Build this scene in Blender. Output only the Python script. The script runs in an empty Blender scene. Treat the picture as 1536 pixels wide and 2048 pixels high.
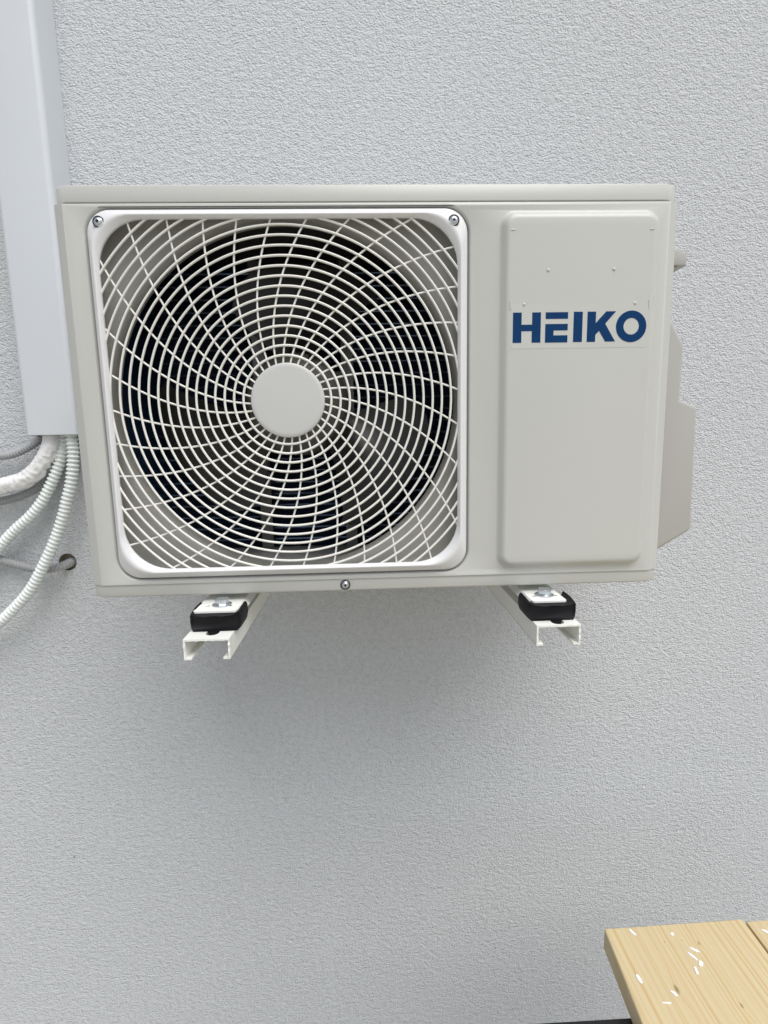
import bpy, bmesh, math, random
from mathutils import Vector, Matrix, noise as mnoise
from mathutils.geometry import tessellate_polygon

R = math.radians
PI = math.pi
rnd = random.Random(7)
scn = bpy.context.scene
COL = scn.collection
OZ = 1.333                       # height of the unit's base above the ground

# ------------------------------------------------------------------ camera
cam_d = bpy.data.cameras.new('camera')
cam = bpy.data.objects.new('camera', cam_d)
COL.objects.link(cam)
cam_d.sensor_fit = 'HORIZONTAL'
cam_d.sensor_width = 36.0
cam_d.lens = 36.0 * 1005.64 / 1536.0
cam_d.clip_start = 0.02
cam_d.clip_end = 500
p_, y_, r_ = R(-8.2055), R(-1.92117), R(1.13237)
RM = Matrix.Rotation(y_, 3, 'Z') @ Matrix.Rotation(p_, 3, 'X') @ Matrix.Rotation(r_, 3, 'Y')
right, fwd, up = RM.col[0], RM.col[1], RM.col[2]
M4 = Matrix(((right.x, up.x, -fwd.x, 0.38378), (right.y, up.y, -fwd.y, -0.69428),
             (right.z, up.z, -fwd.z, 0.20895 + OZ), (0, 0, 0, 1)))
cam.matrix_world = M4
scn.camera = cam

# ------------------------------------------------------------------ world, sun, exposure
SUN_EL, SUN_ROT = R(62), R(150)
wd = bpy.data.worlds.new('World')
scn.world = wd
wd.use_nodes = True
wn = wd.node_tree
wn.nodes.clear()
w_out = wn.nodes.new('ShaderNodeOutputWorld')
w_bg = wn.nodes.new('ShaderNodeBackground')
w_sky = wn.nodes.new('ShaderNodeTexSky')
w_sky.sky_type = 'NISHITA'
w_sky.sun_disc = False
w_sky.sun_elevation = SUN_EL
w_sky.sun_rotation = SUN_ROT
w_sky.air_density = 1.0
w_sky.dust_density = 3.0
w_hs = wn.nodes.new('ShaderNodeHueSaturation')      # an overcast sky is nearly grey
w_hs.inputs['Saturation'].default_value = 0.42
wn.links.new(w_sky.outputs[0], w_hs.inputs['Color'])
wn.links.new(w_hs.outputs[0], w_bg.inputs['Color'])
w_bg.inputs['Strength'].default_value = 0.102
wn.links.new(w_bg.outputs[0], w_out.inputs['Surface'])

sun_d = bpy.data.lights.new('sun', 'SUN')
sun_d.energy = 1.7
sun_d.angle = R(50)
sun_d.color = (1.0, 0.985, 0.965)
sun = bpy.data.objects.new('sun', sun_d)
COL.objects.link(sun)
sdir = Vector((math.sin(SUN_ROT) * math.cos(SUN_EL), math.cos(SUN_ROT) * math.cos(SUN_EL), math.sin(SUN_EL)))
sun.rotation_euler = sdir.to_track_quat('Z', 'Y').to_euler()
sun.location = (1, -3, 5)

scn.view_settings.view_transform = 'Standard'
scn.view_settings.look = 'None'
scn.view_settings.gamma = 1.0
scn.view_settings.exposure = 0.50
scn.render.engine = 'CYCLES'
scn.cycles.use_denoising = True
scn.cycles.denoising_input_passes = 'RGB_ALBEDO_NORMAL'
scn.cycles.denoising_prefilter = 'ACCURATE'
scn.cycles.max_bounces = 8
scn.cycles.sample_clamp_indirect = 6

# ------------------------------------------------------------------ materials
def new_mat(name):
    m = bpy.data.materials.new(name)
    m.use_nodes = True
    nt = m.node_tree
    b = nt.nodes['Principled BSDF']
    return m, nt, b

def mottled(name, c, rough, var=0.04, scale=9.0, bump=0.0, bscale=300.0, metallic=0.0, spec=0.5, coat=0.0):
    """a paint or plastic with slight uneven tone, uneven gloss and optional fine relief"""
    m, nt, b = new_mat(name)
    tc = nt.nodes.new('ShaderNodeTexCoord')
    n = nt.nodes.new('ShaderNodeTexNoise')
    n.inputs['Scale'].default_value = scale
    n.inputs['Detail'].default_value = 5
    nt.links.new(tc.outputs['Object'], n.inputs['Vector'])
    mx = nt.nodes.new('ShaderNodeMix')
    mx.data_type = 'RGBA'
    mx.inputs['A'].default_value = (*[v * (1 - var) for v in c], 1)
    mx.inputs['B'].default_value = (*[min(1, v * (1 + var)) for v in c], 1)
    nt.links.new(n.outputs['Fac'], mx.inputs['Factor'])
    nt.links.new(mx.outputs['Result'], b.inputs['Base Color'])
    mr = nt.nodes.new('ShaderNodeMapRange')
    mr.inputs['To Min'].default_value = max(0.02, rough - 0.07)
    mr.inputs['To Max'].default_value = min(1, rough + 0.07)
    nt.links.new(n.outputs['Fac'], mr.inputs['Value'])
    nt.links.new(mr.outputs['Result'], b.inputs['Roughness'])
    b.inputs['Metallic'].default_value = metallic
    b.inputs['Specular IOR Level'].default_value = spec
    b.inputs['Coat Weight'].default_value = coat
    if bump:
        n2 = nt.nodes.new('ShaderNodeTexNoise')
        n2.inputs['Scale'].default_value = bscale
        n2.inputs['Detail'].default_value = 3
        nt.links.new(tc.outputs['Object'], n2.inputs['Vector'])
        bp = nt.nodes.new('ShaderNodeBump')
        bp.inputs['Strength'].default_value = bump
        bp.inputs['Distance'].default_value = 0.001
        nt.links.new(n2.outputs['Fac'], bp.inputs['Height'])
        nt.links.new(bp.outputs['Normal'], b.inputs['Normal'])
    return m

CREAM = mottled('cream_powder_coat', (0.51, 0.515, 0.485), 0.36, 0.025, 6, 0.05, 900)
CREAM_SHADED = mottled('cream_steel_shaded', (0.33, 0.325, 0.295), 0.5, 0.06, 8)  # casing cream, darkened in colour for the shade behind the grille
GRILLE = mottled('white_grille_plastic', (0.69, 0.695, 0.70), 0.42, 0.02, 12)
WIREM = mottled('cream_wire_plastic', (0.74, 0.735, 0.69), 0.32, 0.02, 12)
HUBCAPM = mottled('hub_cap_plastic', (0.52, 0.525, 0.51), 0.36, 0.015, 30)
VALVE = mottled('grey_white_plastic', (0.40, 0.392, 0.367), 0.42, 0.02, 10)
DUCTM = mottled('white_duct_plastic', (0.60, 0.63, 0.66), 0.33, 0.02, 5, 0.03, 700)
BRACK = mottled('white_bracket_paint', (0.80, 0.81, 0.77), 0.40, 0.04, 20, 0.06, 500)
RUBBER = mottled('black_rubber', (0.007, 0.007, 0.009), 0.55, 0.2, 60, 0.10, 900, spec=0.3)
ZINC = mottled('zinc_plated_steel', (0.62, 0.66, 0.70), 0.30, 0.12, 120, metallic=1.0)
STEEL = mottled('galvanised_steel', (0.19, 0.19, 0.18), 0.42, 0.15, 40, metallic=0.6)
BLADEM = mottled('dark_fan_plastic', (0.017, 0.018, 0.016), 0.33, 0.12, 20)
HUBM = mottled('fan_hub_plastic', (0.085, 0.082, 0.066), 0.45, 0.1, 30)
BLUEM = mottled('blue_lettering_film', (0.002, 0.036, 0.122), 0.55, 0.05, 40, spec=0.12)
STICK = mottled('clear_sticker_film', (0.518, 0.523, 0.493), 0.31, 0.015, 20)
BLACKM = mottled('black_painted_steel', (0.010, 0.010, 0.012), 0.45, 0.2, 30)
HOSEW = mottled('white_conduit_plastic', (0.76, 0.80, 0.78), 0.42, 0.05, 25)
HOSEG = mottled('grey_conduit_plastic', (0.40, 0.41, 0.42), 0.50, 0.06, 25)
FOAM = mottled('white_chip_plastic', (0.80, 0.80, 0.82), 0.6, 0.03, 200)
HOLEM = mottled('dirty_foam_lining', (0.27, 0.24, 0.19), 0.9, 0.35, 160, 0.5, 400)
DARKH = mottled('dark_recess', (0.02, 0.02, 0.02), 0.8, 0.1, 40)

def wrap_mat():
    m = mottled('white_wrapping_film', (0.82, 0.82, 0.82), 0.20, 0.03, 30, coat=0.4)
    nt = m.node_tree
    b = nt.nodes['Principled BSDF']
    tc = nt.nodes.new('ShaderNodeTexCoord')
    n = nt.nodes.new('ShaderNodeTexNoise')
    n.inputs['Scale'].default_value = 75
    n.inputs['Detail'].default_value = 4
    n.inputs['Distortion'].default_value = 1.2
    bp = nt.nodes.new('ShaderNodeBump')
    bp.inputs['Strength'].default_value = 0.55
    bp.inputs['Distance'].default_value = 0.003
    nt.links.new(tc.outputs['Object'], n.inputs['Vector'])
    nt.links.new(n.outputs['Fac'], bp.inputs['Height'])
    nt.links.new(bp.outputs['Normal'], b.inputs['Normal'])
    return m
WRAP = wrap_mat()

def stucco_mat():
    m, nt, b = new_mat('grey_stucco_render')
    L = nt.links.new
    tc = nt.nodes.new('ShaderNodeTexCoord')
    mp = nt.nodes.new('ShaderNodeMapping')
    mp.inputs['Scale'].default_value = (1.0, 1.0, 1.25)
    L(tc.outputs['Object'], mp.inputs['Vector'])
    n1 = nt.nodes.new('ShaderNodeTexNoise')          # grains
    n1.inputs['Scale'].default_value = 235
    n1.inputs['Detail'].default_value = 3
    n1.inputs['Roughness'].default_value = 0.65
    L(mp.outputs['Vector'], n1.inputs['Vector'])
    v = nt.nodes.new('ShaderNodeTexVoronoi')         # rounded sand grains pressed together
    v.feature = 'F1'
    v.inputs['Scale'].default_value = 250
    L(mp.outputs['Vector'], v.inputs['Vector'])
    n2 = nt.nodes.new('ShaderNodeTexNoise')          # very slight unevenness of the finish coat
    n2.inputs['Scale'].default_value = 3.2
    n2.inputs['Detail'].default_value = 4
    L(tc.outputs['Object'], n2.inputs['Vector'])
    n3 = nt.nodes.new('ShaderNodeTexNoise')          # clumps
    n3.inputs['Scale'].default_value = 85
    n3.inputs['Detail'].default_value = 2
    L(mp.outputs['Vector'], n3.inputs['Vector'])
    ad = nt.nodes.new('ShaderNodeMath'); ad.operation = 'MULTIPLY_ADD'
    L(v.outputs['Distance'], ad.inputs[0]); ad.inputs[1].default_value = -0.55
    L(n1.outputs['Fac'], ad.inputs[2])
    ad2 = nt.nodes.new('ShaderNodeMath'); ad2.operation = 'MULTIPLY_ADD'
    L(n3.outputs['Fac'], ad2.inputs[0]); ad2.inputs[1].default_value = 1.1
    L(ad.outputs[0], ad2.inputs[2])
    bp = nt.nodes.new('ShaderNodeBump')
    bp.inputs['Distance'].default_value = 0.0045
    bp.inputs['Strength'].default_value = 0.9
    L(ad2.outputs[0], bp.inputs['Height'])
    L(bp.outputs['Normal'], b.inputs['Normal'])
    cf = nt.nodes.new('ShaderNodeMapRange')          # relief shade put into the colour: pits darker, grains paler
    cf.inputs['From Min'].default_value = 0.45; cf.inputs['From Max'].default_value = 1.0
    L(ad2.outputs[0], cf.inputs['Value'])
    cr = nt.nodes.new('ShaderNodeMix'); cr.data_type = 'RGBA'
    cr.inputs['A'].default_value = (0.565, 0.585, 0.605, 1)
    cr.inputs['B'].default_value = (0.665, 0.685, 0.705, 1)
    L(cf.outputs['Result'], cr.inputs['Factor'])
    cr2 = nt.nodes.new('ShaderNodeMix'); cr2.data_type = 'RGBA'; cr2.blend_type = 'MULTIPLY'
    cr2.inputs['Factor'].default_value = 1.0
    L(cr.outputs['Result'], cr2.inputs['A'])
    c3 = nt.nodes.new('ShaderNodeMix'); c3.data_type = 'RGBA'
    c3.inputs['A'].default_value = (0.985, 0.985, 0.98, 1)
    c3.inputs['B'].default_value = (1.015, 1.016, 1.02, 1)
    L(n2.outputs['Fac'], c3.inputs['Factor'])
    L(c3.outputs['Result'], cr2.inputs['B'])
    # one small dark chip in the render, low on the left
    d = nt.nodes.new('ShaderNodeVectorMath'); d.operation = 'DISTANCE'
    d.inputs[1].default_value = SPECK
    L(tc.outputs['Object'], d.inputs[0])
    ds = nt.nodes.new('ShaderNodeMapRange')
    ds.inputs['From Min'].default_value = 0.0015; ds.inputs['From Max'].default_value = 0.0045
    ds.inputs['To Min'].default_value = 0.6; ds.inputs['To Max'].default_value = 0.0
    L(d.outputs['Value'], ds.inputs['Value'])
    c4 = nt.nodes.new('ShaderNodeMix'); c4.data_type = 'RGBA'
    L(ds.outputs['Result'], c4.inputs['Factor'])
    L(cr2.outputs['Result'], c4.inputs['A'])
    c4.inputs['B'].default_value = (0.08, 0.08, 0.08, 1)
    L(c4.outputs['Result'], b.inputs['Base Color'])
    b.inputs['Roughness'].default_value = 0.9
    b.inputs['Specular IOR Level'].default_value = 0.25
    return m
SPECK = (-0.333, 0.40, -0.760 + OZ)
STUCCO = stucco_mat()

def wood_mat(name, knots, seed, warm=1.0):
    m, nt, b = new_mat(name)
    L = nt.links.new
    tc = nt.nodes.new('ShaderNodeTexCoord')
    sx = nt.nodes.new('ShaderNodeSeparateXYZ')
    L(tc.outputs['Object'], sx.inputs[0])
    # grain coordinate: across the board, wandering slowly along it
    mp = nt.nodes.new('ShaderNodeMapping')
    mp.inputs['Location'].default_value = (seed, seed * 2.3, 0)
    mp.inputs['Scale'].default_value = (9, 1.1, 9)
    L(tc.outputs['Object'], mp.inputs['Vector'])
    nw = nt.nodes.new('ShaderNodeTexNoise')
    nw.inputs['Scale'].default_value = 1.0
    nw.inputs['Detail'].default_value = 2
    L(mp.outputs['Vector'], nw.inputs['Vector'])
    co = nt.nodes.new('ShaderNodeMath'); co.operation = 'MULTIPLY_ADD'
    L(nw.outputs['Fac'], co.inputs[0]); co.inputs[1].default_value = 0.030
    L(sx.outputs['X'], co.inputs[2])
    cur = co
    kd = None
    for (kx, ky, kr) in knots:
        dv = nt.nodes.new('ShaderNodeVectorMath'); dv.operation = 'SUBTRACT'
        L(tc.outputs['Object'], dv.inputs[0]); dv.inputs[1].default_value = (kx, ky, ZT)
        dm = nt.nodes.new('ShaderNodeVectorMath'); dm.operation = 'MULTIPLY'
        L(dv.outputs[0], dm.inputs[0]); dm.inputs[1].default_value = (1.9, 0.8, 0.3)
        ln = nt.nodes.new('ShaderNodeVectorMath'); ln.operation = 'LENGTH'
        L(dm.outputs[0], ln.inputs[0])
        bend = nt.nodes.new('ShaderNodeMapRange'); bend.interpolation_type = 'SMOOTHSTEP'
        bend.inputs['From Min'].default_value = 0.0; bend.inputs['From Max'].default_value = kr * 7
        bend.inputs['To Min'].default_value = kr * 1.3; bend.inputs['To Max'].default_value = 0.0
        L(ln.outputs['Value'], bend.inputs['Value'])
        ad = nt.nodes.new('ShaderNodeMath'); ad.operation = 'ADD'
        L(cur.outputs[0], ad.inputs[0]); L(bend.outputs['Result'], ad.inputs[1])
        cur = ad
        kf = nt.nodes.new('ShaderNodeMapRange')
        kf.inputs['From Min'].default_value = kr * 0.55; kf.inputs['From Max'].default_value = kr * 1.5
        kf.inputs['To Min'].default_value = 0.75; kf.inputs['To Max'].default_value = 0.0
        L(ln.outputs['Value'], kf.inputs['Value'])
        if kd is None:
            kd = kf.outputs['Result']
        else:
            mxm = nt.nodes.new('ShaderNodeMath'); mxm.operation = 'MAXIMUM'
            L(kd, mxm.inputs[0]); L(kf.outputs['Result'], mxm.inputs[1])
            kd = mxm.outputs[0]
    # spacing of the year rings differs across the board
    pn = nt.nodes.new('ShaderNodeTexNoise'); pn.noise_dimensions = '1D'
    pn.inputs['Scale'].default_value = 170
    pn.inputs['Detail'].default_value = 2
    L(cur.outputs[0], pn.inputs['W'])
    ramp = nt.nodes.new('ShaderNodeValToRGB')
    ramp.color_ramp.elements[0].position = 0.30
    ramp.color_ramp.elements[0].color = (0.60 * warm, 0.435, 0.215, 1)
    ramp.color_ramp.elements[1].position = 0.56
    ramp.color_ramp.elements[1].color = (0.665, 0.55, 0.335, 1)
    e = ramp.color_ramp.elements.new(0.42); e.color = (0.635, 0.50, 0.285, 1)
    L(pn.outputs['Fac'], ramp.inputs['Fac'])
    # fine fibres
    mf = nt.nodes.new('ShaderNodeMapping'); mf.inputs['Scale'].default_value = (900, 22, 900)
    L(tc.outputs['Object'], mf.inputs['Vector'])
    fb = nt.nodes.new('ShaderNodeTexNoise'); fb.inputs['Scale'].default_value = 1.0
    L(mf.outputs['Vector'], fb.inputs['Vector'])
    fm = nt.nodes.new('ShaderNodeMix'); fm.data_type = 'RGBA'; fm.blend_type = 'MULTIPLY'
    fm.inputs['Factor'].default_value = 0.22
    L(ramp.outputs['Color'], fm.inputs['A']); L(fb.outputs['Color'], fm.inputs['B'])
    last = fm.outputs['Result']
    if kd is not None:
        km = nt.nodes.new('ShaderNodeMix'); km.data_type = 'RGBA'
        L(kd, km.inputs['Factor']); L(last, km.inputs['A'])
        km.inputs['B'].default_value = (0.20, 0.115, 0.045, 1)
        last = km.outputs['Result']
    L(last, b.inputs['Base Color'])
    b.inputs['Roughness'].default_value = 0.62
    bp = nt.nodes.new('ShaderNodeBump'); bp.inputs['Strength'].default_value = 0.25
    bp.inputs['Distance'].default_value = 0.0006
    L(fb.outputs['Fac'], bp.inputs['Height']); L(bp.outputs['Normal'], b.inputs['Normal'])
    return m

def fin_mat():
    m, nt, b = new_mat('blue_coated_fins')
    L = nt.links.new
    tc = nt.nodes.new('ShaderNodeTexCoord')
    w = nt.nodes.new('ShaderNodeTexWave'); w.bands_direction = 'X'
    w.inputs['Scale'].default_value = 170
    w.inputs['Distortion'].default_value = 0.4
    L(tc.outputs['Object'], w.inputs['Vector'])
    r = nt.nodes.new('ShaderNodeMix'); r.data_type = 'RGBA'
    r.inputs['A'].default_value = (0.008, 0.018, 0.036, 1)
    r.inputs['B'].default_value = (0.011, 0.032, 0.070, 1)
    L(w.outputs['Fac'], r.inputs['Factor']); L(r.outputs['Result'], b.inputs['Base Color'])
    bp = nt.nodes.new('ShaderNodeBump'); bp.inputs['Strength'].default_value = 0.8
    bp.inputs['Distance'].default_value = 0.002
    L(w.outputs['Fac'], bp.inputs['Height']); L(bp.outputs['Normal'], b.inputs['Normal'])
    b.inputs['Roughness'].default_value = 0.4
    b.inputs['Metallic'].default_value = 0.3
    return m
FINS = fin_mat()
TUBEM = mottled('fin_tube_metal', (0.16, 0.22, 0.32), 0.3, 0.1, 60, metallic=0.8)

def ground_mat():
    m, nt, b = new_mat('concrete_paving')
    L = nt.links.new
    tc = nt.nodes.new('ShaderNodeTexCoord')
    br = nt.nodes.new('ShaderNodeTexBrick')
    br.inputs['Scale'].default_value = 2.5
    br.inputs['Color1'].default_value = (0.42, 0.40, 0.345, 1)
    br.inputs['Color2'].default_value = (0.37, 0.355, 0.305, 1)
    br.inputs['Mortar'].default_value = (0.12, 0.115, 0.105, 1)
    br.inputs['Mortar Size'].default_value = 0.012
    L(tc.outputs['Object'], br.inputs['Vector'])
    n = nt.nodes.new('ShaderNodeTexNoise'); n.inputs['Scale'].default_value = 35; n.inputs['Detail'].default_value = 6
    L(tc.outputs['Object'], n.inputs['Vector'])
    mx = nt.nodes.new('ShaderNodeMix'); mx.data_type = 'RGBA'; mx.blend_type = 'OVERLAY'
    mx.inputs['Factor'].default_value = 0.35
    L(br.outputs['Color'], mx.inputs['A']); L(n.outputs['Color'], mx.inputs['B'])
    L(mx.outputs['Result'], b.inputs['Base Color'])
    b.inputs['Roughness'].default_value = 0.85
    return m
GROUND = ground_mat()

# ------------------------------------------------------------------ mesh builder
class MB:
    def __init__(s):
        s.v = []; s.f = []; s.sm = []; s.mi = []
    def add(s, verts, faces, smooth=True, mi=0):
        o = len(s.v)
        s.v += [tuple(v) for v in verts]
        for f in faces:
            s.f.append(tuple(i + o for i in f)); s.sm.append(smooth); s.mi.append(mi)
    def box(s, x0, x1, y0, y1, z0, z1, mi=0):
        v = [(x, y, z) for x in (x0, x1) for y in (y0, y1) for z in (z0, z1)]
        s.add(v, [(0, 1, 3, 2), (4, 6, 7, 5), (0, 4, 5, 1), (2, 3, 7, 6), (0, 2, 6, 4), (1, 5, 7, 3)], False, mi)
    def pbox(s, x0, x1, y0, y1, z0, z1, mi=0):
        s.box(x0, x1, y0, y1, z0 + OZ, z1 + OZ, mi)
    def loft(s, loops, smooth=True, closed=True, mi=0):
        n = len(loops[0]); v = [p for l in loops for p in l]; f = []
        for a in range(len(loops) - 1):
            for i in range(n if closed else n - 1):
                j = (i + 1) % n
                f.append((a * n + i, a * n + j, (a + 1) * n + j, (a + 1) * n + i))
        s.add(v, f, smooth, mi)
    def cap(s, loop, smooth=False, mi=0):
        s.add(loop, [tuple(range(len(loop)))], smooth, mi)
    def fill(s, outer, holes, to3, mi=0):
        """flat face with holes; outer/holes are 2D, to3 maps (a,b) to 3D"""
        polys = [[Vector((a, b, 0)) for a, b in l] for l in [outer] + holes]
        tris = tessellate_polygon(polys)
        flat = [p for l in [outer] + holes for p in l]
        s.add([to3(a, b) for a, b in flat], [tuple(t) for t in tris], False, mi)
    def plate(s, outer, holes, t0, t1):
        """to3 pair t0/t1: both faces and the rims"""
        s.fill(outer, holes, t0); s.fill(outer, holes, t1)
        for l in [outer] + holes:
            s.loft([[t0(a, b) for a, b in l], [t1(a, b) for a, b in l]], True)
    def prism(s, prof, t0, t1):
        s.plate(prof, [], t0, t1)
    def tube(s, pts, rad, seg=10, caps=True, closed=False):
        n = len(pts)
        P = [Vector(p) for p in pts]
        loops = []
        nrm = None
        for i in range(n):
            if closed:
                t = P[(i + 1) % n] - P[i - 1]
            else:
                t = P[min(i + 1, n - 1)] - P[max(i - 1, 0)]
            t.normalize()
            if nrm is None:
                a = Vector((0, 1, 0)) if abs(t.y) < 0.9 else Vector((1, 0, 0))
                nrm = (a - t * a.dot(t)).normalized()
            else:
                nrm = (nrm - t * nrm.dot(t)).normalized()
            bn = t.cross(nrm)
            rr = rad(i) if callable(rad) else rad
            loops.append([P[i] + (nrm * math.cos(2 * PI * k / seg) + bn * math.sin(2 * PI * k / seg)) * rr for k in range(seg)])
        if closed:
            loops.append(loops[0])
        s.loft(loops, True)
        if caps and not closed:
            s.cap(loops[0]); s.cap(loops[-1])
    def disc_stack(s, c, axis, prof, seg=32, start=0.0, cap0=True, cap1=True, smooth=True):
        """revolve prof [(offset along axis, radius)] about axis through c"""
        ax = Vector(axis).normalized()
        a = Vector((1, 0, 0)) if abs(ax.x) < 0.9 else Vector((0, 1, 0))
        u = (a - ax * a.dot(ax)).normalized(); w = ax.cross(u)
        c = Vector(c)
        loops = [[c + ax * h + (u * math.cos(start + 2 * PI * k / seg) + w * math.sin(start + 2 * PI * k / seg)) * r for k in range(seg)] for h, r in prof]
        s.loft(loops, smooth)
        if cap0: s.cap(loops[0])
        if cap1: s.cap(loops[-1])
    def build(s, name, mat, parent=None, bevel=0.0, seg=3, sharp=38, merge=True, subsurf=0):
        org = Vector((0, 0, 0))
        p = parent
        while p is not None:
            org += p.location; p = p.parent
        me = bpy.data.meshes.new(name)
        me.from_pydata([Vector(v) - org for v in s.v], [], s.f)
        for m in (mat if isinstance(mat, (list, tuple)) else [mat]):
            me.materials.append(m)
        for i, pl in enumerate(me.polygons):
            pl.use_smooth = s.sm[i]; pl.material_index = s.mi[i]
        bm = bmesh.new(); bm.from_mesh(me)
        if merge:
            bmesh.ops.remove_doubles(bm, verts=bm.verts, dist=1e-6)
        bmesh.ops.recalc_face_normals(bm, faces=bm.faces)
        if bevel:
            bmesh.ops.dissolve_limit(bm, angle_limit=R(0.5), verts=bm.verts, edges=bm.edges)
            ed = [e for e in bm.edges if len(e.link_faces) == 2 and e.calc_face_angle(0) > R(28)]
            res = bmesh.ops.bevel(bm, geom=ed, offset=bevel, segments=seg, profile=0.5, affect='EDGES', clamp_overlap=True)
            nf = set(res['faces'])
            for f in bm.faces:
                f.smooth = f in nf
        bm.to_mesh(me); bm.free()
        me.set_sharp_from_angle(angle=R(sharp))
        o = bpy.data.objects.new(name, me)
        COL.objects.link(o)
        if parent is not None:
            o.parent = parent
        return o

def tag(o, label=None, cat=None, group=None, kind=None):
    if label: o['label'] = label
    if cat: o['category'] = cat
    if group: o['group'] = group
    if kind: o['kind'] = kind
    return o

def thing(name, loc, label, cat, group=None):
    o = bpy.data.objects.new(name, None)
    o.empty_display_size = 0.05
    COL.objects.link(o)
    o.location = loc
    return tag(o, label, cat, group)

def P(x, y, z):
    return (x, y, z + OZ)

def rrect(x0, x1, z0, z1, r, n=10):
    pts = []
    for cx, cz, a0 in ((x1 - r, z0 + r, -90), (x1 - r, z1 - r, 0), (x0 + r, z1 - r, 90), (x0 + r, z0 + r, 180)):
        for k in range(n + 1):
            a = R(a0 + 90 * k / n)
            pts.append((cx + r * math.cos(a), cz + r * math.sin(a)))
    return pts

def at_y(loop, y):
    return [P(a, y, b) for a, b in loop]

def circle(cx, cz, r, n=32):
    return [(cx + r * math.cos(2 * PI * k / n), cz + r * math.sin(2 * PI * k / n)) for k in range(n)]

# ------------------------------------------------------------------ setting: ground, house wall
g = MB(); g.box(-40, 40, -40, 40, -0.3, 0)
tag(g.build('ground', GROUND), kind='structure')

HX, HZ, HR = -0.2715, -0.0420, 0.0190
w = MB()
w.fill([(-6, -OZ), (6, -OZ), (6, 5 - OZ), (-6, 5 - OZ)], [circle(HX, HZ, HR, 40)], lambda a, b: P(a, 0.40, b))
w.loft([at_y(circle(HX, HZ, HR, 40), 0.40), at_y(circle(HX, HZ, HR - 0.0008, 40), 0.404), at_y(circle(HX, HZ, HR - 0.003, 40), 0.413)], True, mi=1)
w.cap(at_y(circle(HX, HZ, HR - 0.003, 40), 0.413), mi=1)
w.add([(x, y, z) for x in (-6, 6) for y in (0.40, 0.75) for z in (0.0, 5.0)],
      [(4, 6, 7, 5), (0, 1, 3, 2), (1, 5, 7, 3), (2, 3, 7, 6)], False)
wall = w.build('house_wall', [STUCCO, HOLEM], merge=True)
tag(wall, 'pale grey stucco house wall behind the mounted air conditioner', 'wall')

# ------------------------------------------------------------------ outdoor unit
ac = thing('air_conditioner', P(0.4, 0.15, -0.013), 'cream outdoor air conditioner with round fan grille, mounted on the stucco wall', 'air conditioner')

FX0, FX1, FZ0, FZ1 = 0.037, 0.523, 0.0235, 0.503     # grille frame outline
def fr(e, r, n=12):                                  # e > 0 grows the outline
    return rrect(FX0 - e, FX1 + e, FZ0 - e, FZ1 + e, r, n)
EX0, EX1, EZ0, EZ1 = 0.566, 0.7762, 0.0245, 0.498    # raised service panel
def em(e, r, n=8):
    return rrect(EX0 + e, EX1 - e, EZ0 + e, EZ1 - e, r, n)

# front panel: pressed sheet, chamfered ends, recess for the grille, raised service area
fp = MB()
pan = [(0.0115, 0.7885, 0.0145, 0.5064, 0.0), (0.0098, 0.7902, 0.0145, 0.5090, 0.0007), (0.0080, 0.7920, 0.0145, 0.5108, 0.0024),
       (-0.0035, 0.8035, 0.0145, 0.5119, 0.0080), (-0.0052, 0.8052, 0.0145, 0.5120, 0.0098), (-0.0058, 0.8058, 0.0145, 0.5120, 0.0125), (-0.0058, 0.8058, 0.0145, 0.5120, 0.075)]
loops = []
for (a, b, c, d, y) in pan:
    loops.append([P(a, y, c), P(b, y, c), P(b, y, d), P(a, y, d)])
fp.loft(loops[:3], True); fp.loft(loops[2:4], False); fp.loft(loops[3:6], True); fp.loft(loops[5:], False)
fp.fill([(0.0115, 0.0145), (0.7885, 0.0145), (0.7885, 0.5064), (0.0115, 0.5064)], [fr(0.0052, 0.035), em(-0.0015, 0.0195)], lambda a, b: P(a, 0, b))
fp.loft([at_y(fr(0.0052, 0.035), 0), at_y(fr(0.0040, 0.034), 0.0006), at_y(fr(0.0030, 0.033), 0.002), at_y(fr(0.0022, 0.032), 0.0088), at_y(fr(-0.0045, 0.033), 0.0093)], True)
es = [(-0.0015, 0.0195, 0.0), (0.0003, 0.0185, -0.0006), (0.0020, 0.017, -0.0026), (0.0058, 0.0140, -0.0078), (0.0080, 0.012, -0.0095), (0.0115, 0.009, -0.0100)]
fp.loft([at_y(em(e, r), y) for e, r, y in es], True)
fp.fill(em(0.0115, 0.009), [], lambda a, b: P(a, -0.0100, b))
for x, z in ((0.6269, 0.4228), (0.7139, 0.4233), (0.5961, 0.3805), (0.7442, 0.3805)):     # four small pressed pips
    fp.disc_stack(P(x, -0.0098, z), (0, -1, 0), [(0, 0.0024), (0.0009, 0.0019), (0.0014, 0.0008)], 12, cap0=False)
for x, dx in ((0.5775, 0.006), (0.7592, 0.006), ):                                          # two short pressed slits
    fp.tube([P(x, -0.0099, 0.4722), P(x + dx, -0.0099, 0.4724)], 0.0009, 8)
for x in (0.5778, 0.7628):
    fp.tube([P(x, -0.0097, 0.3745), P(x, -0.0097, 0.3845)], 0.0011, 8)
fp.build('front_panel', CREAM, ac)

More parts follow.
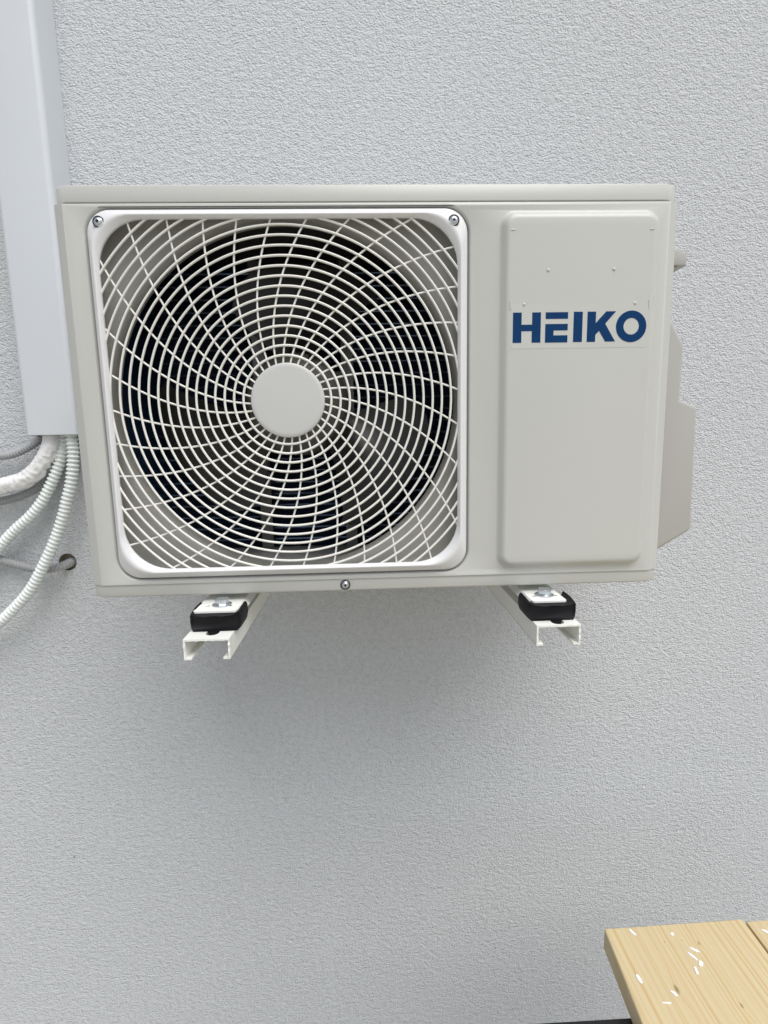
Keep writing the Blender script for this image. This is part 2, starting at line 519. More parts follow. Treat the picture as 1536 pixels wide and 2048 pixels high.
# lid
def plan(i, y0=0.0075, y1=0.33, x0=-0.0062, x1=0.8060, c=0.016):
    return [(x0 + i + c, y0 + i), (x1 - i - c, y0 + i), (x1 - i - c * .12, y0 + i + c * .52), (x1 - i, y0 + i + c * .85), (x1 - i, y1 - i),
            (x0 + i, y1 - i), (x0 + i, y0 + i + c * .85), (x0 + i + c * .12, y0 + i + c * .52)]
ld = MB()
lz = [(0.0012, 0.5148), (0.0002, 0.5152), (0.0, 0.5165), (0.0002, 0.5334), (0.0008, 0.5347), (0.0020, 0.5355), (0.006, 0.5358)]
ll = [[P(x, y, z) for x, y in plan(i)] for i, z in lz]
ld.loft(ll[:3], True); ld.loft(ll[2:4], False); ld.loft(ll[3:], True)
ld.cap([P(x, y, 0.5358) for x, y in plan(0.006)])
ld.cap([P(x, y, 0.5148) for x, y in plan(0.0012)])
ld.build('lid', CREAM, ac, sharp=34)

# base pan
bp = MB()
bz = [(0.0, 0.0140), (0.0, -0.0012), (0.0006, -0.0027), (0.0018, -0.0037), (0.0035, -0.0040)]
bl = [[P(x, y, z) for x, y in plan(i, 0.0022, 0.325, -0.0054, 0.8054)] for i, z in bz]
bp.loft(bl[:2], False); bp.loft(bl[1:], True)
bp.cap([P(x, y, -0.0040) for x, y in plan(0.0035, 0.0022, 0.325, -0.0054, 0.8054)])
bp.cap([P(x, y, 0.0140) for x, y in plan(0.0, 0.0022, 0.325, -0.0054, 0.8054)])
bp.build('base_pan', CREAM, ac, sharp=34)

# sides, partition, heat exchanger
for x0, x1 in ((-0.0050, -0.0038), (0.8038, 0.8050)):
    sd = MB(); sd.pbox(x0, x1, 0.0755, 0.322, 0.0142, 0.5146); sd.build('side_panel', CREAM, ac)
sd = MB(); sd.pbox(0.552, 0.554, 0.06, 0.30, 0.0145, 0.5142); sd.build('partition', CREAM_SHADED, ac)
hx = MB(); hx.pbox(0.012, 0.55, 0.232, 0.270, 0.016, 0.5135); hx.pbox(0.004, 0.026, 0.09, 0.2315, 0.016, 0.5135)
hxo = hx.build('heat_exchanger', FINS, ac)
tb = MB()
for k in range(23):
    z = 0.03 + k * 0.0212
    tb.tube([P(0.027, 0.231, z), P(0.548, 0.231, z)], 0.0021, 8)
tb.build('tube_row', TUBEM, hxo)
lin = MB(); lin.pbox(0.0275, 0.5505, 0.0760, 0.2300, 0.5095, 0.5132)      # added dark sheet, stands in for the shade under the lid
lin.build('dark_lid_sheet', DARKH, ac)
bk = MB(); bk.pbox(-0.0036, 0.8036, 0.3200, 0.3222, 0.0142, 0.5146)
bk.build('rear_panel', CREAM, ac)

# bell mouth: rounded square opening narrowing to the round fan hole
CX, CZ = 0.281, 0.2635
sh = MB()
def polar_rr(th, x0, x1, z0, z1, r):
    c, s_ = math.cos(th), math.sin(th)
    lo, hi = 0.0, 0.6
    for _ in range(40):
        m_ = (lo + hi) / 2
        x, z = CX + m_ * c, CZ + m_ * s_
        qx = abs(x - (x0 + x1) / 2) - (x1 - x0) / 2 + r; qz = abs(z - (z0 + z1) / 2) - (z1 - z0) / 2 + r
        d = math.hypot(max(qx, 0), max(qz, 0)) + min(max(qx, qz), 0) - r
        if d < 0: lo = m_
        else: hi = m_
    return lo
N = 160
HRAD = 0.2350
outer = [polar_rr(2 * PI * k / N, FX0 + 0.0020, FX1 - 0.0020, FZ0 + 0.0020, FZ1 - 0.0020, 0.045) for k in range(N)]
prof = [(0.0, 0.0098), (0.08, 0.0175), (0.3, 0.0185), (0.62, 0.0195), (0.78, 0.0212), (0.88, 0.0240), (0.95, 0.0285), (0.985, 0.0335), (1.0, 0.040), (1.0, 0.044)]
lp = []
for t, y in prof:
    row = []
    for k in range(N):
        a = 2 * PI * k / N
        rr_ = outer[k] * (1 - t) + min(HRAD, outer[k] - 0.001) * t
        row.append(P(CX - 0.004 * t + rr_ * math.cos(a), y, CZ + rr_ * math.sin(a)))
    lp.append(row)
sh.loft(lp, True)
sh.build('fan_shroud', CREAM_SHADED, ac, sharp=60)

# grille frame
gf = MB()
gl = [(0.0, 0.030, 0.0092), (0.0, 0.030, 0.0020), (-0.0005, 0.0298, 0.0003), (-0.0013, 0.0295, -0.0009), (-0.0021, 0.0300, -0.0018), (-0.0080, 0.041, -0.0092),
      (-0.0088, 0.043, -0.0101), (-0.0097, 0.046, -0.0107), (-0.0107, 0.049, -0.0105), (-0.0114, 0.051, -0.0095), (-0.0132, 0.0590, -0.0062), (-0.0137, 0.0595, -0.0050), (-0.0138, 0.0595, -0.0036), (-0.0136, 0.0595, -0.0022), (-0.0118, 0.0590, -0.0016)]
gf.loft([at_y(fr(e, r), y) for e, r, y in gl], True)
gfo = gf.build('grille_frame', GRILLE, ac, sharp=50)

OX0, OX1, OZ0_, OZ1_, ORAD = FX0 + 0.0138, FX1 - 0.0138, FZ0 + 0.0138, FZ1 - 0.0138, 0.0595
def inside(x, z, e=0.0040):
    x0, x1, z0, z1, r = OX0 - e, OX1 + e, OZ0_ - e, OZ1_ + e, ORAD
    qx = abs(x - (x0 + x1) / 2) - (x1 - x0) / 2 + r; qz = abs(z - (z0 + z1) / 2) - (z1 - z0) / 2 + r
    return math.hypot(max(qx, 0), max(qz, 0)) + min(max(qx, qz), 0) - r < 0
wg = MB()
def clipped(pts, rad, closed):
    ins = [inside(x, z) for x, z in pts]
    if all(ins) and closed:
        wg.tube([P(x, YW, z) for x, z in pts], rad, 8, closed=True); return
    runs = []; cur = []
    n = len(pts)
    st = 0
    if closed:
        st = next(i for i in range(n) if not ins[i])
    for q in range(n):
        i = (st + q) % n
        if ins[i]:
            cur.append(pts[i])
        else:
            if len(cur) > 2: runs.append(cur)
            cur = []
    if len(cur) > 2: runs.append(cur)
    for r_run in runs:
        wg.tube([P(x, YW, z) for x, z in r_run], rad, 8)
for k in range(19):
    YW = -0.0036
    clipped(circle(CX, CZ, 0.0583 + 0.0124 * k, 240), 0.00165, True)
for k in range(32):
    YW = -0.0019
    th0 = 45.9 + k * 11.25
    pts = []
    for q in range(200):
        r = 0.045 + q * 0.27 / 199
        a = R(th0 - (165 * r - 110 * r * r))
        pts.append((CX + r * math.cos(a), CZ + r * math.sin(a)))
    clipped(pts, 0.00135, False)
wgo = wg.build('wire_grille', WIREM, ac, merge=False, sharp=60)
hc = MB()
hc.disc_stack(P(0.2818, 0.002, 0.2629), (0, -1, 0), [(0, 0.0488), (0.0075, 0.0490), (0.0095, 0.0482), (0.0104, 0.0465), (0.0106, 0.043)], 96, cap0=True)
hc.build('hub_cap', HUBCAPM, ac, sharp=40)

def screw(x, y, z, parent, r=0.0051):
    s1 = MB()
    s1.disc_stack(P(x, y, z), (0, -1, 0), [(-0.006, r * 1.15), (0.0005, r * 1.15), (0.0012, r)], 24)
    s1.disc_stack(P(x, y, z), (0, -1, 0), [(0.0008, r * 0.95), (0.0022, r * 0.85), (0.0030, r * 0.62), (0.0033, r * 0.36)], 24, cap0=False, cap1=False)
    o = s1.build('screw', ZINC, parent)
    s2 = MB()
    s2.disc_stack(P(x, y, z), (0, -1, 0), [(0.0033, r * 0.36), (0.0014, r * 0.28)], 24, cap0=False)
    for a in (0, 60, 120):
        c, s_ = math.cos(R(a)), math.sin(R(a))
        s2.tube([P(x - c * r * .30, y - 0.0025, z - s_ * r * .30), P(x + c * r * .30, y - 0.0025, z + s_ * r * .30)], r * 0.10, 6)
    s2.build('screw_socket', DARKH, o)
    rg = MB()
    rg.disc_stack(P(x, y, z), (0, -1, 0), [(-0.006, r * 1.42), (0.0006, r * 1.40), (0.0012, r * 1.30), (0.0006, r * 1.15)], 24, cap0=False, cap1=False)
    rg.build('screw_rim', DARKH, o)
screw(0.0574, -0.0096, 0.4845, ac)
screw(0.5034, -0.0096, 0.4840, ac)
screw(0.3500, 0.0014, 0.0052, ac, 0.0050)

# fan
fan_hub = MB()
FY = 0.085
fan_hub.disc_stack(P(CX, FY, CZ), (0, -1, 0), [(-0.06, 0.078), (0.0, 0.076), (0.012, 0.068), (0.018, 0.05), (0.020, 0.02)], 48)
fan = fan_hub.build('fan', HUBM, ac)
for kb, ac0 in enumerate((88, 208, -32)):
    b = MB()
    NR, NA = 14, 18
    top, bot = [], []
    for ir in range(NR + 1):
        t = ir / NR
        r = 0.070 + t * 0.142
        row, row2 = [], []
        wdt = 40 + 34 * math.sin(min(1, t * 1.25) * PI / 2) * (1 - 0.10 * t)
        cen = ac0 + 10 * t - 14 * t * t
        for ia in range(NA + 1):
            s_ = ia / NA - 0.5
            edge = 1 - 0.10 * (abs(s_) * 2) ** 6 * (t > 0.75) * (t - 0.75) * 4
            a = R(cen + s_ * wdt)
            y = FY + 0.015 + s_ * 0.075 * (1 - 0.35 * t) + 0.016 * (1 - (2 * s_) ** 2)
            rr_ = r * edge
            row.append(P(CX + rr_ * math.cos(a), y, CZ + rr_ * math.sin(a)))
            row2.append(P(CX + rr_ * math.cos(a), y + 0.0028, CZ + rr_ * math.sin(a)))
        top.append(row); bot.append(row2)
    b.loft(top, True, closed=False); b.loft(bot, True, closed=False)
    rim = lambda G: G[0] + [r[-1] for r in G[1:]] + G[-1][-2::-1] + [r[0] for r in G[-2:0:-1]]
    b.loft([rim(top), rim(bot)], True)
    b.build('blade', BLADEM, fan, sharp=50)
mo = MB()
mo.disc_stack(P(CX, 0.148, CZ), (0, 1, 0), [(0, 0.05), (0.004, 0.058), (0.050, 0.058), (0.055, 0.05)], 40)
mo.build('fan_motor', STEEL, ac)
mb = MB()
for x in (0.193, 0.345):
    mb.pbox(x, x + 0.020, 0.206, 0.209, 0.0150, 0.5138)
    mb.pbox(x, x + 0.0025, 0.2091, 0.224, 0.0150, 0.5138)
mb.pbox(0.2132, 0.3448, 0.2055, 0.2088, 0.20, 0.327)
mb.build('motor_bracket', STEEL, ac)

# service sticker and lettering
stc = MB(); stc.plate(rrect(0.5790, 0.7620, 0.3245, 0.3800, 0.002, 3), [], lambda a, b: P(a, -0.0098, b), lambda a, b: P(a, -0.0102, b))
sto = stc.build('logo_sticker', STICK, ac)
def letter(polys):
    L_ = MB()
    for out, holes in polys:
        L_.plate(out, holes, lambda a, b: P(a, -0.0101, b), lambda a, b: P(a, -0.0105, b))
    L_.build('letter', BLUEM, sto)
letter([([(0.5814, 0.3321), (0.5929, 0.3321), (0.5929, 0.3468), (0.6068, 0.3468), (0.6068, 0.3321), (0.6185, 0.3321), (0.6185, 0.3704), (0.6070, 0.3704), (0.6070, 0.3550), (0.5929, 0.3550), (0.5929, 0.3704), (0.5814, 0.3704)], [])])
letter([([(0.6249, 0.3620), (0.6547, 0.3620), (0.6547, 0.3703), (0.6249, 0.3703)], []),
        ([(0.6247, 0.3319), (0.6547, 0.3319), (0.6547, 0.3410), (0.6358, 0.3410), (0.6358, 0.3473), (0.6547, 0.3473), (0.6547, 0.3555), (0.6247, 0.3555)], [])])
letter([([(0.6624, 0.3322), (0.6743, 0.3322), (0.6743, 0.3706), (0.6624, 0.3706)], [])])
letter([([(0.6808, 0.3321), (0.6921, 0.3321), (0.6921, 0.3410), (0.6970, 0.3460), (0.7058, 0.3323), (0.7191, 0.3323), (0.7049, 0.3551), (0.7188, 0.3707), (0.7057, 0.3707), (0.6921, 0.3559), (0.6921, 0.3705), (0.6808, 0.3705)], [])])
letter([([(0.7401 + 0.0205 * math.cos(2 * PI * k / 56), 0.3512 + 0.0202 * math.sin(2 * PI * k / 56)) for k in range(56)],
         [[(0.7401 + 0.0104 * math.cos(2 * PI * k / 56), 0.3514 + 0.0106 * math.sin(2 * PI * k / 56)) for k in range(56)]])])

# plastic valve cover and grip on the right side
vc = MB()
vprof = [(0.8051, 0.0230), (0.8278, 0.0357), (0.8757, 0.0638), (0.8718, 0.2485), (0.8458, 0.2576), (0.8466, 0.3350), (0.8260, 0.3697), (0.8051, 0.4050)]
vc.prism(vprof, lambda a, b: P(a, 0.0400, b), lambda a, b: P(a, 0.315, b))
vc.build('valve_cover', VALVE, ac, bevel=0.0058, seg=5)
hg = MB()
hprof = [(0.8051, 0.4440), (0.8415, 0.4425), (0.8425, 0.4600), (0.8235, 0.4657), (0.8051, 0.4733)]
hg.prism(hprof, lambda a, b: P(a, 0.0400, b), lambda a, b: P(a, 0.140, b))
hg.prism([(0.8051, 0.4310), (0.8225, 0.4360), (0.8345, 0.4438), (0.8051, 0.4438)], lambda a, b: P(a, 0.0435, b), lambda a, b: P(a, 0.137, b))
hg.build('side_grip', VALVE, ac, bevel=0.002, seg=3)
pl = MB(); pl.disc_stack(P(-0.0055, 0.030, 0.022), (-1, 0, 0), [(0, 0.004), (0.003, 0.0038), (0.004, 0.002)], 16)
pl.build('side_screw', BLACKM, ac)

# feet of the unit
for cx, hw in ((0.1760, 0.0287), (0.6305, 0.0237)):
    ft = MB()
    tp, bt = -0.0140, -0.0165
    out = rrect(cx - hw, cx + hw, -0.0395, 0.065, 0.004, 4)
    hl = [[(a, b) for a, b in circle(cx + d, -0.0170, 0.0030, 14)] for d in (-0.0150, 0.0150)]
    ft.plate(out, hl, lambda a, b: P(a, b, bt), lambda a, b: P(a, b, tp))
    for sgn in (-1, 1):                                # folded side wings
        x = cx + sgn * hw
        ft.add([P(x, -0.034, tp - .0001), P(x + sgn * 0.006, -0.028, tp - 0.0075), P(x + sgn * 0.006, 0.06, tp - 0.0075), P(x, 0.06, tp - .0001),
                P(x, -0.034, bt), P(x + sgn * 0.0045, -0.028, bt - 0.0067), P(x + sgn * 0.0045, 0.06, bt - 0.0067), P(x, 0.06, bt)],
               [(0, 1, 2, 3), (4, 7, 6, 5), (0, 4, 5, 1), (1, 5, 6, 2), (2, 6, 7, 3)], False)
    fo = ft.build('foot', BRACK, ac, merge=False)
    sp_ = MB(); sp_.pbox(cx - hw + 0.004, cx + hw - 0.004, 0.040, 0.062, tp + 0.0001, -0.0041)
    sp_.build('foot_spacer', BRACK, fo)

# ------------------------------------------------------------------ wall brackets with rubber pads and bolts
def channel(cx, y0, y1, zt, hw, h, lip, t=0.0024):
    """open C profile, its cut front edge left a little ragged"""
    m = MB()
    slot = [(cx + 0.0022 + 0.0085 * math.cos(a), -0.035 + (0.010 if math.sin(a) > 0 else -0.0155) + 0.0085 * math.sin(a)) for a in [2 * PI * k / 28 for k in range(28)]]
    front = []
    for k in range(15):
        x = cx - hw + 2 * hw * k / 14
        front.append((x, y0 + (rnd.uniform(-0.0012, 0.0012) if 0 < k < 14 else 0)))
    outl = front + [(cx + hw, y1), (cx - hw, y1)]
    m.plate(outl, [slot], lambda a, b: P(a, b, zt), lambda a, b: P(a, b, zt - t))
    for s_ in (-1, 1):
        xo, xi = cx + s_ * hw, cx + s_ * (hw - t)
        n = 8
        zs = [zt - t - (h - t) * k / n for k in range(n + 1)]
        ys = [y0 + (rnd.uniform(-0.0008, 0.0008) if 0 < k < n else 0) for k in range(n + 1)]
        for k in range(n):
            a0, a1 = (xo, ys[k], zs[k]), (xo, ys[k + 1], zs[k + 1])
            b0, b1 = (xi, ys[k], zs[k]), (xi, ys[k + 1], zs[k + 1])
            q = [P(*a0), P(*a1), P(*b0), P(*b1), P(xo, y1, zs[k]), P(xo, y1, zs[k + 1]), P(xi, y1, zs[k]), P(xi, y1, zs[k + 1])]
            m.add(q, [(0, 1, 5, 4), (2, 6, 7, 3), (0, 2, 3, 1), (4, 5, 7, 6)], False)
        m.pbox(min(xi, xi - s_ * lip), max(xi, xi - s_ * lip), y0 + 0.0005, y1, zt - h, zt - h + t)
        m.pbox(min(xo, xi), max(xo, xi), y0 + 0.0003, y1, zt - h, zt - h + 0.0006)
    return m

def bracket(cx, y0, pcx, bx, label):
    br = thing('wall_bracket', P(cx, 0.20, -0.068), label, 'bracket', 'white steel brackets carrying the air conditioner')
    channel(cx, y0, 0.36, -0.0400, 0.0297, 0.0280, 0.0070).build('arm', BRACK, br, merge=True)
    up = MB()
    up.pbox(cx - 0.022, cx + 0.022, 0.361, 0.3985, -0.066, 0.40)
    up.build('upright', BRACK, br, bevel=0.002)
    pd = MB()
    prof = [(-0.0310, 0.0002), (-0.0345, 0.0035), (-0.0360, 0.0115), (-0.0357, 0.0210), (-0.0350, 0.0245), (-0.0330, 0.0275), (-0.0308, 0.0262), (-0.0298, 0.0238), (-0.0270, 0.0228),
            (-0.010, 0.0225), (0.010, 0.0225), (0.0270, 0.0228), (0.0298, 0.0238), (0.0308, 0.0262), (0.0330, 0.0275), (0.0350, 0.0245), (0.0357, 0.0210), (0.0360, 0.0115), (0.0345, 0.0035), (0.0310, 0.0002)]
    lps = []
    for y, k in ((-0.0505, 0.90), (-0.0530, 0.95), (-0.0530, 0.985), (-0.0500, 1.0), (-0.034, 1.0), (-0.020, 1.0), (-0.012, 0.98)):
        ear = 0.0 if y > -0.045 else 0.004
        lps.append([P(pcx + u * k * 0.955, y + 0.012 * (abs(u) / 0.036) ** 3 + (0.004 * math.exp(-(u / 0.010) ** 2) * (v < 0.012) if y < -0.045 else 0), -0.0398 + (v if v < 0.0243 else v - ear * .6)) for u, v in prof])
    pd.loft(lps, True)
    n = len(prof)
    for lp_ in (lps[0], lps[-1]):
        pl2 = [Vector((a, c, 0)) for a, b, c in lp_]
        pd.add(lp_, [tuple(t) for t in tessellate_polygon([pl2])], True)
    pd.disc_stack(P(cx + 0.0022, -0.0455, -0.0435), (0, 0, 1), [(0, 0.0070), (0.004, 0.0076)], 20)
    pdo = pd.build('rubber_pad', RUBBER, br, sharp=50)
    bo = MB()
    by = -0.0130
    bo.disc_stack(P(bx, by, -0.0139), (0, 0, 1), [(0, 0.0132), (0.0012, 0.0132), (0.0018, 0.0118), (0.0030, 0.0098)], 28)
    bo.disc_stack(P(bx, by, -0.0112), (0, 0, 1), [(0, 0.0095), (0.0062, 0.0095), (0.0070, 0.0082)], 6, start=0.35, smooth=False)
    bo.disc_stack(P(bx, by, -0.052), (0, 0, 1), [(0, 0.0040), (0.0385, 0.0040)], 14)
    bo.build('bolt', ZINC, br)
    return br
bracket(0.1730, -0.0710, 0.1775, 0.1790, 'white channel bracket under the fan side of the air conditioner')
bracket(0.6350, -0.0625, 0.6322, 0.6318, 'white channel bracket under the logo side of the air conditioner')

# ------------------------------------------------------------------ line-set duct on the wall
du = thing('cable_duct', P(-0.233, 0.40, 0.231), 'tall white plastic trunking running down the wall beside the unit', 'duct')
DX0, DX1, DY0, DZ0, DZ1 = -0.2845, -0.1835, 0.330, 0.231, 2.4
prof = [(DX0, 0.3995)]
rc = 0.010
for cx, a0 in ((DX0 + rc, 180), (DX1 - rc, 270)):
    for k in range(9):
        a = R(a0 + 90 * k / 8)
        prof.append((cx + rc * math.cos(a), DY0 + rc + rc * math.sin(a)))
prof.append((DX1, 0.3995))
mid = [(x, y - 0.0016 * math.sin(PI * (x - DX0) / (DX1 - DX0)) * (y < 0.345)) for x, y in prof]
def inset_prof(pr, t):
    out = []
    for i, (x, y) in enumerate(pr):
        x0, y0 = pr[max(i - 1, 0)]; x1, y1 = pr[min(i + 1, len(pr) - 1)]
        tx, ty = x1 - x0, y1 - y0; l = math.hypot(tx, ty)
        out.append((x - ty / l * t, y + tx / l * t))
    return out
inn = inset_prof(mid, 0.0022)
d1 = MB()
zs = [DZ0 + (DZ1 - DZ0) * k / 12 for k in range(13)]
d1.loft([[P(x, y, z) for x, y in mid] for z in zs], True, closed=False)
d1.loft([[P(x, y, z) for x, y in inn] for z in zs], True, closed=False)
d1.loft([[P(x, y, DZ0) for x, y in mid], [P(x, y, DZ0) for x, y in inn]], False, closed=False)
d1.build('duct_cover', DUCTM, du, sharp=50)
d2 = MB(); d2.pbox(DX0 + 0.003, DX1 - 0.003, 0.396, 0.3994, DZ0 + 0.006, DZ1)
d2.build('duct_back', DUCTM, du)

# ------------------------------------------------------------------ hoses
def spline(pts, step):
    """Catmull-Rom through pts, resampled every step metres"""
    P_ = [Vector(p) for p in pts]
    dense = []
    for i in range(len(P_) - 1):
        p0, p1, p2, p3 = P_[max(i - 1, 0)], P_[i], P_[i + 1], P_[min(i + 2, len(P_) - 1)]
        for k in range(30):
            t = k / 30
            dense.append(0.5 * ((2 * p1) + (p2 - p0) * t + (2 * p0 - 5 * p1 + 4 * p2 - p3) * t * t + (3 * p1 - p0 - 3 * p2 + p3) * t ** 3))
    dense.append(P_[-1])
    out = [dense[0]]; acc = 0.0
    for a, b in zip(dense, dense[1:]):
        l = (b - a).length
        while l > 0 and acc + l >= step:
            a = a + (b - a) * ((step - acc) / l); l = (b - a).length; out.append(a); acc = 0.0
        acc += l
    return out

def corrugated(name, pts, rad, pitch, depth, mat, label, cat, group=None):
    per = 6
    path = spline([P(*p) for p in pts], pitch / per)
    m = MB()
    m.tube(path, lambda i: rad - depth * 0.5 + depth * 0.5 * math.cos(2 * PI * i / per), 20)
    o = m.build(name, mat, None, sharp=80)
    return tag(o, label, cat, group)

def to_ground(p, floor=-OZ + 0.013):
    return p

GW = 'corrugated conduits hanging from the trunking'
corrugated('corrugated_hose', [(-0.2300, 0.366, 0.300), (-0.2300, 0.366, 0.2285), (-0.2356, 0.365, 0.2013), (-0.2460, 0.364, 0.1705), (-0.2583, 0.363, 0.1442), (-0.2716, 0.363, 0.1203),
            (-0.2889, 0.363, 0.0939), (-0.3160, 0.364, 0.0651), (-0.3508, 0.366, 0.0373), (-0.3890, 0.368, 0.0010), (-0.4400, 0.372, -0.055), (-0.50, 0.378, -0.14), (-0.56, 0.383, -0.26)],
           0.0118, 0.0087, 0.0036, HOSEW, 'inner white corrugated hose, curving left beneath the wrapped pipe', 'hose', GW)
corrugated('corrugated_hose', [(-0.2060, 0.349, 0.300), (-0.2060, 0.349, 0.2279), (-0.2065, 0.350, 0.2010), (-0.2093, 0.350, 0.1751), (-0.2138, 0.350, 0.1491), (-0.2198, 0.350, 0.1254), (-0.2299, 0.350, 0.0967),
            (-0.2404, 0.350, 0.0655), (-0.2627, 0.350, 0.0146), (-0.2881, 0.350, -0.0313), (-0.3253, 0.351, -0.0882), (-0.3719, 0.353, -0.1356), (-0.4177, 0.356, -0.1726), (-0.47, 0.36, -0.214), (-0.55, 0.37, -0.29)],
           0.0120, 0.0087, 0.0036, HOSEW, 'white corrugated hose nearest the air conditioner, crossing the wall hole', 'hose', GW)
corrugated('corrugated_hose', [(-0.2700, 0.378, 0.275), (-0.2750, 0.377, 0.245), (-0.2831, 0.375, 0.2296), (-0.2952, 0.375, 0.2167), (-0.3141, 0.375, 0.2063), (-0.3389, 0.375, 0.1960), (-0.3619, 0.376, 0.1917), (-0.3950, 0.377, 0.1911), (-0.46, 0.38, 0.196), (-0.54, 0.383, 0.21)],
           0.0093, 0.0062, 0.0038, HOSEG, 'thin grey corrugated hose leaving the trunking above the wrapped pipe', 'hose', GW)
corrugated('corrugated_hose', [(-0.2560, 0.386, 0.290), (-0.2560, 0.386, 0.20), (-0.2640, 0.385, 0.168), (-0.2760, 0.384, 0.149), (-0.2900, 0.383, 0.1350), (-0.3120, 0.382, 0.1200), (-0.3427, 0.382, 0.1065), (-0.3737, 0.382, 0.0985), (-0.4042, 0.383, 0.0943), (-0.47, 0.385, 0.09), (-0.54, 0.387, 0.092)],
           0.0090, 0.0062, 0.0038, HOSEG, 'grey corrugated hose half hidden behind the white wrapped pipe', 'hose', GW)
corrugated('corrugated_hose', [(-0.2680, 0.430, -0.0440), (-0.2685, 0.414, -0.0440), (-0.2705, 0.398, -0.0455), (-0.2790, 0.382, -0.0485), (-0.2950, 0.376, -0.0505), (-0.3150, 0.375, -0.0495), (-0.3364, 0.375, -0.0460), (-0.3765, 0.376, -0.0339), (-0.4164, 0.378, -0.0219), (-0.47, 0.382, -0.008), (-0.54, 0.387, 0.004)],
           0.0098, 0.0062, 0.0038, HOSEG, 'short grey corrugated hose coming out of the round wall hole', 'hose', GW)
# insulated pipe wrapped in white film
wp = [(-0.2506, 0.358, 0.300), (-0.2506, 0.358, 0.2288), (-0.2568, 0.357, 0.2042), (-0.2700, 0.356, 0.1807), (-0.2902, 0.355, 0.1573), (-0.3143, 0.355, 0.1423), (-0.3422, 0.356, 0.1345), (-0.3663, 0.357, 0.1290), (-0.3990, 0.358, 0.1262), (-0.46, 0.362, 0.128), (-0.54, 0.368, 0.135)]
path = spline([P(*p) for p in wp], 0.0022)
ph = [rnd.uniform(0, 6.28) for _ in range(12)]
wm = MB()
wm.tube(path, 0.0158, 36)
nv = []
for idx, v in enumerate(wm.v[:len(path) * 36]):
    i, k = divmod(idx, 36)
    c = path[i]; a = 2 * PI * k / 36; s_ = i * 0.0022
    bend = min(1, max(0, (s_ - 0.078) / 0.02))       # the film is smooth at the top and creased round the bend
    q = Vector((math.cos(a) * 1.1, math.sin(a) * 1.1, s_ * 85))
    d = 0.0005 * mnoise.noise(Vector((math.cos(a), math.sin(a), s_ * 30 + 5)))
    cre = 1 - abs(mnoise.noise(q)) * 2.2                 # sharp creases between soft puffs
    d += bend * (0.0050 * (cre - 0.4) * (0.55 + 0.45 * math.cos(a - ph[0])) + 0.0016 * mnoise.noise(q * 2.3 + Vector((3, 1, 7))))
    dv = (Vector(v) - c).normalized()
    nv.append(tuple(Vector(v) + dv * d))
wm.v[:len(nv)] = nv
tag(wm.build('wrapped_pipe', WRAP, None, sharp=80), 'white film-wrapped insulated pipe bending left out of the trunking', 'pipe')

# ------------------------------------------------------------------ boards on a black frame, white chips on them
ZT = -0.5827 + OZ
TH = 0.0365
def board(name, outl, mat, label, dz=0.0):
    m = MB()
    m.plate(outl, [], lambda a, b: (a, b, ZT + dz), lambda a, b: (a, b, ZT + dz - TH))
    o = m.build(name, mat, None, bevel=0.0028, seg=3)
    return tag(o, label, 'board', 'pine boards lying on the black frame')
W1 = wood_mat('pine_board_wood', [(0.812, -0.091, 0.0045), (0.887, -0.028, 0.0022), (0.889, -0.116, 0.0026), (0.835, -0.023, 0.0012), (0.863, -0.022, 0.0010), (0.83, -0.42, 0.006)], 3.1)
W2 = wood_mat('pine_board_wood_warm', [(1.05, -0.12, 0.004), (1.1, -0.5, 0.006)], 8.7, 1.03)
YF = -0.95
n_ = 40
def ragged(x0, y0, x1, y1, n, amp):
    return [(x0 + (x1 - x0) * k / n + (rnd.uniform(-amp, amp) if 0 < k < n else 0), y0 + (y1 - y0) * k / n + (rnd.uniform(-amp, amp) if 0 < k < n else 0)) for k in range(n)]
o1 = ragged(0.7510, 0.0038, 0.9842, 0.0080, 30, 0.0004) + [(0.9842, 0.0080), (0.945, YF), (0.6700, YF)]
board('pine_board', o1, W1, 'pale pine board with knots, left of the joint, strewn with white chips')
o2 = ragged(0.9872, 0.0050, 1.2200, 0.0100, 30, 0.0004) + [(1.2200, 0.0100), (1.178, YF), (0.948, YF)]
board('pine_board', o2, W2, 'warmer pine board at the right edge, beside the joint', -0.0012)

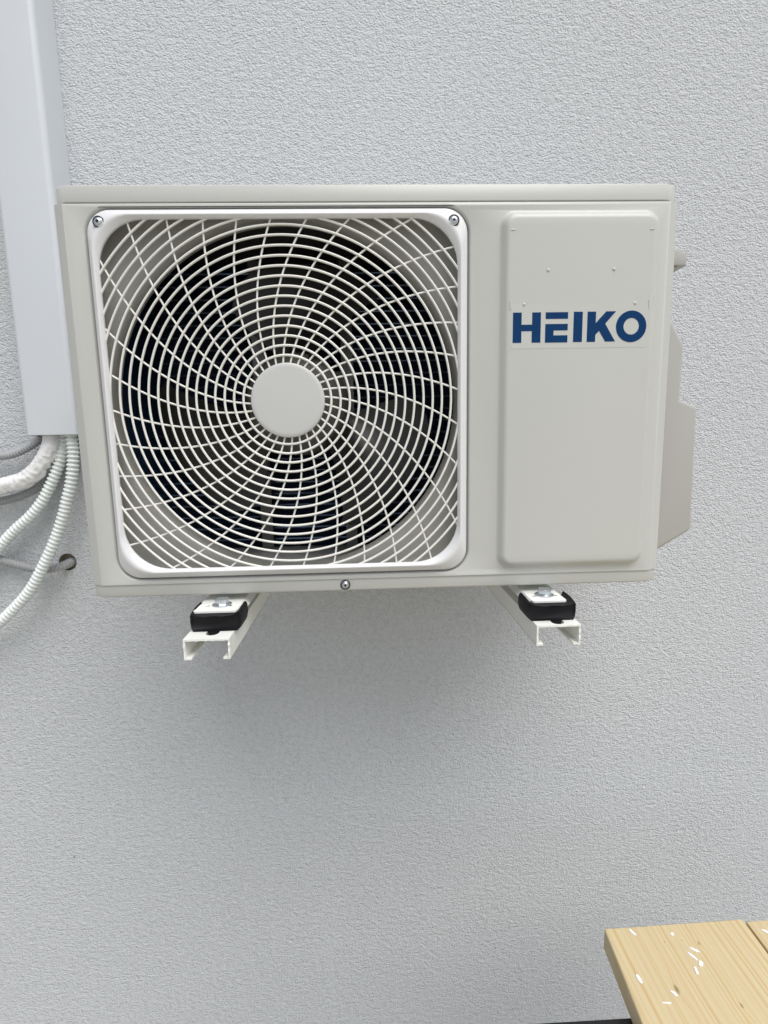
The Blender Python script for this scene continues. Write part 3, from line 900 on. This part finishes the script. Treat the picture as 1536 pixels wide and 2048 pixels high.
fz = ZT - TH - 0.0012
st = thing('metal_frame', (0.90, -0.5, 0), 'black steel frame standing on the ground under the pine boards', 'frame')
for y0 in (-0.130, -0.86):
    m = MB(); m.box(0.20, 1.45, y0, y0 + 0.035, fz - 0.040, fz); m.build('rail', BLACKM, st, bevel=0.002)
for x in (0.24, 1.38):
    m = MB(); m.box(x, x + 0.03, -0.825, -0.130, fz - 0.0385, fz - 0.003); m.build('crossbar', BLACKM, st)
    for y0 in (-0.128, -0.858):
        m = MB(); m.box(x, x + 0.031, y0, y0 + 0.031, 0.0, fz - 0.0402); m.build('leg', BLACKM, st, bevel=0.002)

GC = 'white chips scattered on the boards'
chips = [  # x, y, length, width, angle, second board?, label
    (0.793, -0.006, 0.0125, 0.0050, -62, 0, 'broad white chip lying nearest the back left corner of the board'),
    (0.854, -0.012, 0.0060, 0.0050, 40, 0, 'tiny wedge-shaped white chip alone near the back edge of the board'),
    (0.873, -0.038, 0.0135, 0.0040, -35, 0, 'upper right white chip of the close pair behind the crossed chips'),
    (0.864, -0.047, 0.0160, 0.0045, -58, 0, 'longer lower left white chip of the close pair behind the crossed chips'),
    (0.8695, -0.0585, 0.0100, 0.0075, 38, 0, 'stubby white chip touching a narrow one, mid board'),
    (0.8560, -0.0680, 0.0130, 0.0045, 80, 0, 'narrow upright white chip touching a stubby one, mid board'),
    (0.766, -0.075, 0.0150, 0.0050, 98, 0, 'white chip by itself close to the left edge of the board'),
    (0.805, -0.0965, 0.0110, 0.0045, -48, 0, 'white chip lying right beside the large knot'),
    (0.787, -0.108, 0.0145, 0.0022, -8, 0, 'thin white sliver lying crosswise in front of the large knot'),
    (1.005, -0.014, 0.0110, 0.0045, -40, 1, 'white chip on the warmer board past the joint'),
]
for (x, y, l, wd_, ang, sec, lab) in chips:
    m = MB(); l *= 0.92; wd_ *= 0.88
    a = R(ang)
    pr = []
    for u0, v0 in ((-0.50, -0.25), (-0.18, -0.52), (0.34, -0.46), (0.50, 0.02), (0.36, 0.48), (-0.10, 0.50), (-0.42, 0.36)):
        u = (u0 + rnd.uniform(-0.10, 0.10)) * l; v = (v0 + rnd.uniform(-0.16, 0.16)) * wd_
        pr.append((x + u * math.cos(a) - v * math.sin(a), y + u * math.sin(a) + v * math.cos(a)))
    zb = ZT - 0.0012 * sec + 0.0002
    tl = rnd.uniform(0.0004, 0.0012)
    m.plate(pr, [], lambda p, q: (p, q, zb), lambda p, q: (p, q, zb + 0.0007 + 0.5 * tl * ((p - x) / l + 0.5)))
    tag(m.build('plaster_chip', FOAM), lab, 'chip', GC)
